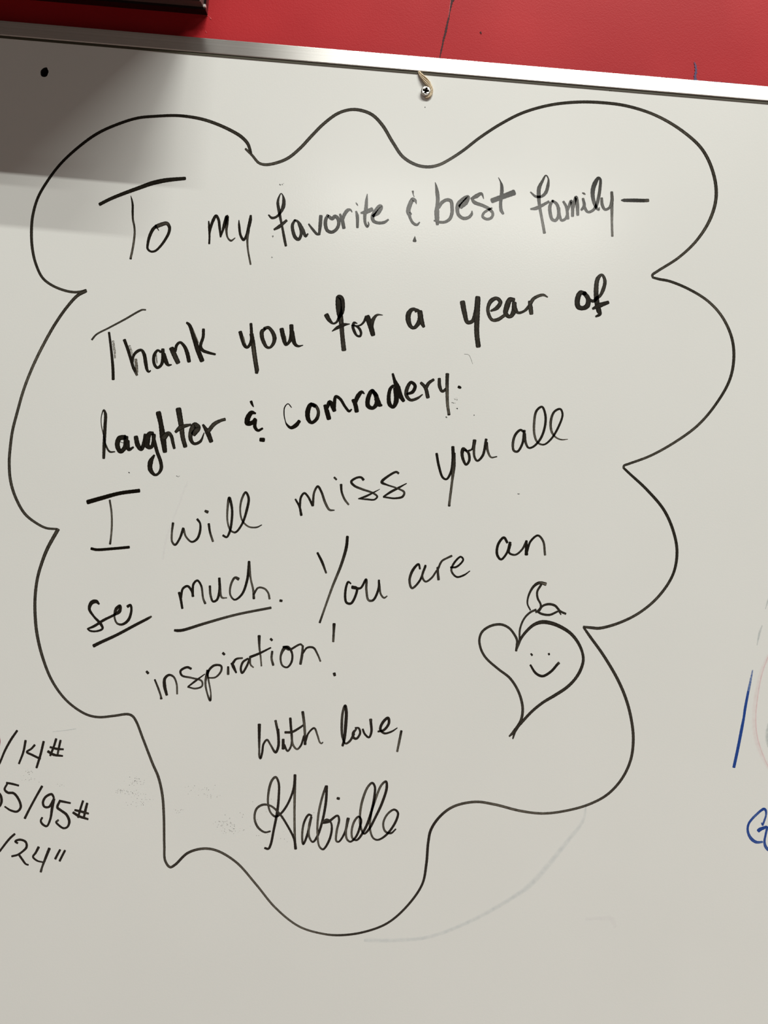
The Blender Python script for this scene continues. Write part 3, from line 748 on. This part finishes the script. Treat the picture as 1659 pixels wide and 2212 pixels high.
# weights and heights noted at the left edge
W('black handwritten note "/14#" at the left edge', 0, 1550, 4.74,
  '175,135,22,0.05 110,230,24 50,340,22 0,460,20 -20,500,20/262,237,24 240,350,22 195,470,20/355,282,22 320,320,20 275,352,20 330,382,22 412,422,20/447,247,24 415,380,24 375,512,22/575,220,24 550,300,22 515,388,22/620,235,22 605,300,22 590,378,20,0.4/515,303,20,0.05 580,320,24 648,325,18/492,347,26 550,380,26 640,393,18', name='handwritten_note')
W('black handwritten note "5/95#" at the left edge', 0, 1550, 4.74,
  '190,696,18,0.05 130,680,22 68,668,20/78,672,18 48,735,22 80,768,24 140,775,24 195,845,24 212,920,24 175,962,22 110,950,20 50,912,16/-14,770,24 8,800,24 16,860,26 0,905,20 -14,918,16/430,705,24 370,810,22 300,940,22 255,1030,24'
  '/552,820,20 530,785,24 468,812,24 440,870,24 455,912,22 500,915,22 545,850,26/552,835,28 535,920,28 515,1040,22 478,1112,20 430,1085,22 418,1055,20 432,1025,20/720,875,18 610,853,24/612,855,22 588,920,26 624,950,24 682,995,26 710,1065,26 690,1120,20 650,1132,20 595,1095,20 575,1070,20 597,1050,20,0.5'
  '/850,855,22,0.05 825,930,22 800,1022,20/892,880,24 872,960,26 858,1030,20/768,948,22 830,962,24 905,983,20,0.3/750,973,24,0.05 810,1010,26 900,1040,20', name='handwritten_note')
W('black handwritten note "/24"" at the left edge', 0, 1550, 4.74,
  '150,1193,22,0.05 100,1238,22 0,1365,20 -15,1385,20/180,1285,20 155,1268,20 200,1250,22 262,1272,22 272,1325,24 230,1372,20 180,1405,20 122,1420,20/195,1405,22 230,1455,22 265,1500,18 290,1508,16/395,1328,26 365,1385,22 338,1425,20 380,1465,18 435,1480,14/505,1342,28 470,1430,26 432,1530,20,0.3 418,1578,24/615,1355,22,0.05 590,1400,22 567,1445,24/665,1362,22 640,1410,22 612,1466,22', name='handwritten_note')
ink('marker_mark', 0, 1550, 4.74, '-6,195,10 -1,240,12 -5,290,10', mat('crimson_marker_ink', (0.30, 0.01, 0.05), 0.3), board, 'sliver of crimson ink at the left edge above "/14#"')

# marks at the right edge
ink('marker_line', 1459, 1300, 3.687, '580,715,20,0.3 555,850,22,0.1 545,920,20 530,1000,24 495,1180,24 466,1315,24/615,545,9,1.45 600,620,16,1.42 583,705,20,1.38', M_BLUE, board, 'slanting blue marker line at the right edge')
ink('marker_letter', 1590, 1720, 15.8,
    '905,985,70,0.2 965,830,70,0.5 1020,650,62 1015,490,80,0.1 960,432,96 860,480,86 700,620,84,0.6 550,770,84,0.3 435,930,80,0.1 395,1110,80 430,1300,90,0.3 540,1470,110 690,1565,100 900,1560,70,0.9'
    '/865,905,30,0.1 890,960,50/765,1175,130,0.05 820,1130,130 930,1085,110 1040,1050,90 1080,1090,80/1055,1100,80,0.2 1005,1330,74 970,1540,80 1000,1700,100,0.5 1070,1800,100 1200,1900,90', M_BLUE, board, 'blue letter G cut off by the right edge')
ink('smudge', 1459, 1300, 3.687, '690,190,12 675,230,22 665,270,22 650,345,8', M_GREY, board, 'short grey smudge above the blue line')
ink('smudge', 1459, 1300, 3.687, '745,-20,26 728,20,16 718,55,8', M_GREY, board, 'grey smudge at the right edge')
ink('smudge', 1459, 1300, 3.687, '750,950,20 735,1030,40 735,1100,44 745,1150,30', M_GREY, board, 'blurred grey patch inside the pink curve')
ink('smudge', 1459, 1300, 3.687, '737,440,10 690,570,10 655,760,11 640,920,11 650,1060,10 690,1200,9 737,1310,9', M_PINK, board, 'faint pink curve at the right edge')
ink('smudge', 1459, 1300, 3.687, '740,430,34 685,560,40 645,740,44 628,920,44 640,1080,44 690,1220,44 750,1330,40', M_PINKW, board)
ink('smudge', 800, 1700, 2.765, '-30,915,26 150,915,28 350,895,26 600,800,28 850,660,30 960,580,38 1050,480,38 1180,320,32 1270,200,24 1290,100,10', M_GHOST, board, 'wide faint blue-grey arc of wiped marker')
ink('smudge', 800, 1700, 2.765, '1290,790,24 1380,785,34 1440,790,40 1460,830,30', M_MAUVE, board)
ink('smudge', 0, 1550, 4.74, '540,145,6 640,135,10 780,115,8', M_GREY, board)
ink('smudge', 170, 1030, 3.95, '930,40,14 880,160,22 860,230,20 790,400,20 740,560,26 720,700,24', M_MAUVE, board)


# specks of dry ink: too many and too small to pick apart
def specks(name, spots, label=None, seed=1, kind='stuff'):
    rnd = random.Random(seed)
    verts, faces = [], []
    for cx, cy, rx, ry, n, s in spots:
        for _ in range(n):
            x = cx + rnd.gauss(0, rx / 2)
            y = cy + rnd.gauss(0, ry / 2)
            r = s * rnd.uniform(0.35, 1.0)
            k = len(verts)
            a0 = rnd.uniform(0, 6)
            for j in range(6):
                a = a0 + j * math.pi / 3
                q = r * rnd.uniform(0.6, 1.2)
                verts.append(tuple(P(x + math.cos(a) * q, y + math.sin(a) * q, -0.00003)))
            faces.append(tuple(range(k, k + 6)))
    me = bpy.data.meshes.new(name)
    me.from_pydata(verts, [], faces)
    o = link(name, me, M_SPECK, board, kind)
    if label:
        o['label'] = label
    return o


specks('ink_specks', [(290, 1687, 22, 10, 34, 0.9), (258, 1708, 10, 5, 20, 0.8), (282, 1712, 26, 7, 30, 0.8), (300, 1733, 26, 9, 26, 0.8), (65, 1667, 10, 4, 10, 1.0), (68, 1683, 22, 6, 14, 0.8), (132, 1694, 8, 5, 6, 0.7),
                      (430, 1705, 36, 9, 22, 0.8), (455, 1718, 26, 6, 14, 0.8), (385, 1752, 10, 5, 12, 0.8), (490, 1778, 24, 12, 34, 0.9), (500, 1794, 26, 8, 30, 0.9), (524, 1760, 10, 8, 6, 0.9), (575, 1750, 40, 40, 18, 0.8), (590, 1800, 50, 20, 14, 0.8), (660, 1770, 30, 16, 6, 0.8)],
       'grey specks of dry ink beside the signature')
sp = [(979, 871, 4, 2), (985, 862, 8, 2), (987, 882, 2, 2), (964, 901, 2, 1), (384.4, 1029, 2.4, 1.4), (279, 1021, 1.5, 1), (612, 398, 4, 2), (606, 399, 2, 1), (589, 511, 2.2, 3), (588, 556, 1.4, 1), (1318, 195, 0, 0), (918, 231, 1.4, 2), (1024, 897, 3, 1), (1121, 1067, 2, 1), (412, 115, 2, 1)]
specks('ink_specks', [(a, b, c, d, 5 if c else 1, 1.5) for a, b, c, d in sp], None, 5)
specks('rail_scuffs', [(1555, 213.5, 4, 1.6, 8, 1.8), (1318, 196, 3, 1.4, 4, 1.3)], None, 9)

# ------------------------------------------------------------------ screw and twine
sc_c = P(919.8, 196.0)
SH = -0.0024            # how far the head stands out from the board
# undo the outward shift a raised head shows
hx = P(829.5, 1106).x + (sc_c.x) * (CD + SH) / CD
hz = CZ + (sc_c.z - CZ) * (CD + SH) / CD


def make_screw():
    root = thing('screw', 'silver cross-head screw standing out of the whiteboard below the metal rail', 'screw', (hx, 0, hz))
    R = 0.0042
    n = 40
    bm = bmesh.new()
    # cross recess outline in polar form
    def cross_r(a):
        a = (a + math.radians(8)) % (math.pi / 2)
        a = min(a, math.pi / 2 - a)          # 0 at arm axis
        hw, L = 0.00085, 0.00275
        if math.tan(a) * L <= hw:
            return L / math.cos(a)
        return max(0.00135, hw / math.sin(a))
    rings = []
    N = 96
    def ring(fr, y):
        return [bm.verts.new((math.cos(2 * math.pi * i / N) * fr(2 * math.pi * i / N), y, math.sin(2 * math.pi * i / N) * fr(2 * math.pi * i / N))) for i in range(N)]
    prof = [(lambda a: cross_r(a) * 0.45, SH + 0.0016), (lambda a: cross_r(a), SH - 0.0002), (lambda a: R * 0.78, SH - 0.0001), (lambda a: R * 0.95, SH + 0.0002),
            (lambda a: R, SH + 0.0006), (lambda a: R * 0.97, SH + 0.0010), (lambda a: R * 0.62, SH + 0.0019), (lambda a: 0.0021, SH + 0.0022), (lambda a: 0.0021, 0.002)]
    rs = [ring(f, y) for f, y in prof]
    faces_dark = []
    for q in range(len(rs) - 1):
        for i in range(N):
            j = (i + 1) % N
            f = bm.faces.new((rs[q][i], rs[q][j], rs[q + 1][j], rs[q + 1][i]))
            f.material_index = 1 if q in (0,) else (2 if q >= 6 else 0)
    f = bm.faces.new(rs[0])
    f.material_index = 1
    me = bpy.data.meshes.new('head')
    bmesh.ops.recalc_face_normals(bm, faces=bm.faces)
    bm.to_mesh(me)
    bm.free()
    for p in me.polygons:
        p.use_smooth = p.material_index != 1 and abs(p.normal.y) < 0.999
    o = bpy.data.objects.new('head', me)
    for mm in (M_SCREW, M_HOLE, M_STEELD):
        me.materials.append(mm)
    COL.objects.link(o)
    o.parent = root
    return root


M_SCREW = mat('scratched_zinc', (0.85, 0.83, 0.77), 0.25, 1.0)
_tc = nd(M_SCREW, 'ShaderNodeTexCoord')
_n = nd(M_SCREW, 'ShaderNodeTexNoise', i_Scale=900.0, i_Detail=3.0)
ln(M_SCREW, _tc, 'Object', _n, 'Vector')
_b = nd(M_SCREW, 'ShaderNodeBump', i_Strength=1.0, i_Distance=0.0006)
ln(M_SCREW, _n, 'Fac', _b, 'Height')
ln(M_SCREW, _b, 'Normal', M_SCREW.node_tree.nodes['Principled BSDF'], 'Normal')
make_screw()


def tube(bm, pts, rad, n=7):
    rings = []
    for i, p in enumerate(pts):
        a = pts[max(0, i - 1)]
        b = pts[min(len(pts) - 1, i + 1)]
        t = (b - a).normalized()
        u = t.cross(Vector((0, 1, 0)))
        if u.length < 1e-4:
            u = Vector((1, 0, 0))
        u.normalize()
        v = t.cross(u)
        r = rad(i / (len(pts) - 1))
        rings.append([bm.verts.new(p + (u * math.cos(2 * math.pi * k / n) + v * math.sin(2 * math.pi * k / n)) * r) for k in range(n)])
    for a, b in zip(rings[:-1], rings[1:]):
        for k in range(n):
            bm.faces.new((a[k], a[(k + 1) % n], b[(k + 1) % n], b[k]))
    bm.faces.new(rings[0])
    bm.faces.new(rings[-1])


def make_twine_obj():
    # centre line in traced units, with depth in front of the board and strand spread (m)
    cl = [(904.5, 155.5, 0.0012, 0.0006), (908.5, 163, 0.0018, 0.0014), (914.5, 171, 0.0026, 0.0020), (920.5, 179, 0.0028, 0.0021), (926.5, 186, 0.0026, 0.0015),
          (931, 193, 0.0024, 0.0010), (932, 201, 0.0020, 0.0009), (928.5, 208, 0.0017, 0.0008), (923.5, 211.5, 0.0015, 0.0006), (918, 211, 0.0014, 0.0004)]
    # smooth it
    dense = []
    for i in range(len(cl) - 1):
        p0, p1, p2, p3 = cl[max(0, i - 1)], cl[i], cl[i + 1], cl[min(len(cl) - 1, i + 2)]
        for k in range(8):
            t = k / 8
            dense.append([0.5 * ((2 * p1[c]) + (-p0[c] + p2[c]) * t + (2 * p0[c] - 5 * p1[c] + 4 * p2[c] - p3[c]) * t * t + (-p0[c] + 3 * p1[c] - 3 * p2[c] + p3[c]) * t ** 3) for c in range(4)])
    dense.append(list(cl[-1]))
    bm = bmesh.new()
    N = len(dense)
    rnd = random.Random(3)
    for s in range(8):
        ph = s * 2 * math.pi / 8
        amp = rnd.uniform(0.6, 1.2)
        pts = []
        i0 = 0 if s % 2 == 0 else rnd.randint(2, 9)
        for i in range(i0, N):
            x, y, d, sp_ = dense[i]
            a = dense[max(0, i - 1)]
            b = dense[min(N - 1, i + 1)]
            tx, ty = b[0] - a[0], b[1] - a[1]
            l = math.hypot(tx, ty) or 1
            ang = ph + i * 0.045
            off = math.cos(ang) * sp_ * amp / S
            dd = d + math.sin(ang) * sp_ * amp * 0.55
            pts.append(P(x - ty / l * off, y + tx / l * off, -max(dd * 0.62, 0.0004)))
        tube(bm, pts, lambda t: 0.00058 * (0.55 + 0.45 * math.sin(math.pi * min(1, t * 1.3 + 0.12)) ** 0.5 if t < 0.7 else 0.9), 7)
    # loose fibres
    for s in range(6):
        i = rnd.randint(3, N // 2 + 10)
        x, y, d, sp_ = dense[i]
        p = P(x + rnd.uniform(1, 3), y - 1, -d)
        q = p + Vector((rnd.uniform(-0.0006, 0.0016), -rnd.uniform(0, 0.0006), rnd.uniform(-0.0004, 0.0016)))
        tube(bm, [p, (p + q) / 2 + Vector((0.0002, 0, 0.0001)), q], lambda t: 0.00008, 4)
    o = bmobj('twine', bm, M_TWINE, smooth=True)
    loc = P(904.5, 155.5, -0.0012)
    o.data.transform(Matrix.Translation(-loc))
    o.location = loc
    o['label'] = 'frayed tan twine looped behind the silver screw, just under the metal rail'
    o['category'] = 'twine'


make_twine_obj()

# ------------------------------------------------------------------ deep black frame above the board
k = (CD + WY) / CD
cr = P(448.5, 33.0)
fx1, fz0 = cr.x * k, CZ + (cr.z - CZ) * k
fx0, fz1 = fx1 - 1.15, fz0 + 0.80
fr = thing('picture_frame', 'deep glossy black frame on the red wall above the left end of the whiteboard', 'picture frame', ((fx0 + fx1) / 2, 0, fz0))


def ring_slab(y0, y1, inset, wid, taper=0.0):
    """mitred square moulding between two depths"""
    bm = bmesh.new()
    def rect(d, y):
        return [bm.verts.new(v) for v in ((fx0 + d, y, fz0 + d), (fx1 - d, y, fz0 + d), (fx1 - d, y, fz1 - d), (fx0 + d, y, fz1 - d))]
    a, b = rect(inset, y0), rect(inset + taper, y1)
    c, e = rect(inset + taper + wid, y1), rect(inset + wid, y0)
    rs = [a, b, c, e]
    for q in range(4):
        for i in range(4):
            j = (i + 1) % 4
            bm.faces.new((rs[q][i], rs[q][j], rs[(q + 1) % 4][j], rs[(q + 1) % 4][i]))
    return bm


for i, (y0, y1, ins, tp_, mm) in enumerate([(WY, 0.006, 0.0, 0.0, M_BLACKGLOSS), (0.006, 0.000, 0.0022, 0.0012, M_BLACKSTEP), (0.000, -0.004, 0.0042, 0.0, M_BLACKGLOSS),
                                            (-0.004, -0.012, 0.0036, 0.002, M_BLACKSTEP), (-0.012, -0.086, 0.0062, 0.0, M_BLACKGLOSS), (-0.086, -0.100, 0.0030, 0.002, M_BLACKGLOSS)]):
    bmobj('moulding', ring_slab(y0, y1, ins, 0.03, tp_), mm, fr)
bmobj('front_panel', bxm((fx0 + 0.03, fx1 - 0.03, -0.092, -0.088, fz0 + 0.03, fz1 - 0.03)), M_BLACKGLOSS, fr)
bmobj('corner_cap', bxm((fx1 - 0.0022, fx1 + 0.0002, 0.004, 0.0075, fz0 + 0.0012, fz0 + 0.0040), bevel=0.0004), mat('pale_corner_metal', (0.75, 0.70, 0.68), 0.35, 0.6), fr)['label'] = 'small bright corner'  # small pale block at the frame's lower right corner


# ------------------------------------------------------------------ ceiling fixtures
def fixture(x, y, length, label):
    root = thing('fluorescent_light', label, 'ceiling light', (x, y, CEIL), 'ceiling light fittings')
    hw = 0.17
    z = LZ
    bmobj('housing', bxm((x - length / 2 - 0.04, x + length / 2 + 0.04, y - hw, y + hw, z + 0.035, CEIL), bevel=0.004), M_HOUSING, root)
    for s in (-1, 1):
        bmobj('end_cap', bxm((x + s * (length / 2 + 0.03) - 0.008, x + s * (length / 2 + 0.03) + 0.008, y - hw * 0.9, y + hw * 0.9, z + 0.003, z + 0.035), bevel=0.002), M_HOUSING, root)
    for yy in (y - 0.1, y + 0.1):
        bmobj('lamp_strip', bxm((x - length / 2, x + length / 2, yy - 0.015, yy + 0.015, z + 0.004, z + 0.034)), M_HOUSING, root)


fixture(*NEAR[0][:3], 'white hanging strip light straight above the camera')
fixture(*NEAR[1][:3], 'white hanging strip light nearest the whiteboard wall')
fixture(*NEAR[2][:3], 'white hanging strip light at the right of the near row')
fixture(*FARS[0][:3], 'white hanging strip light at the left of the far row')
fixture(*FARS[1][:3], 'white hanging strip light at the right of the far row')
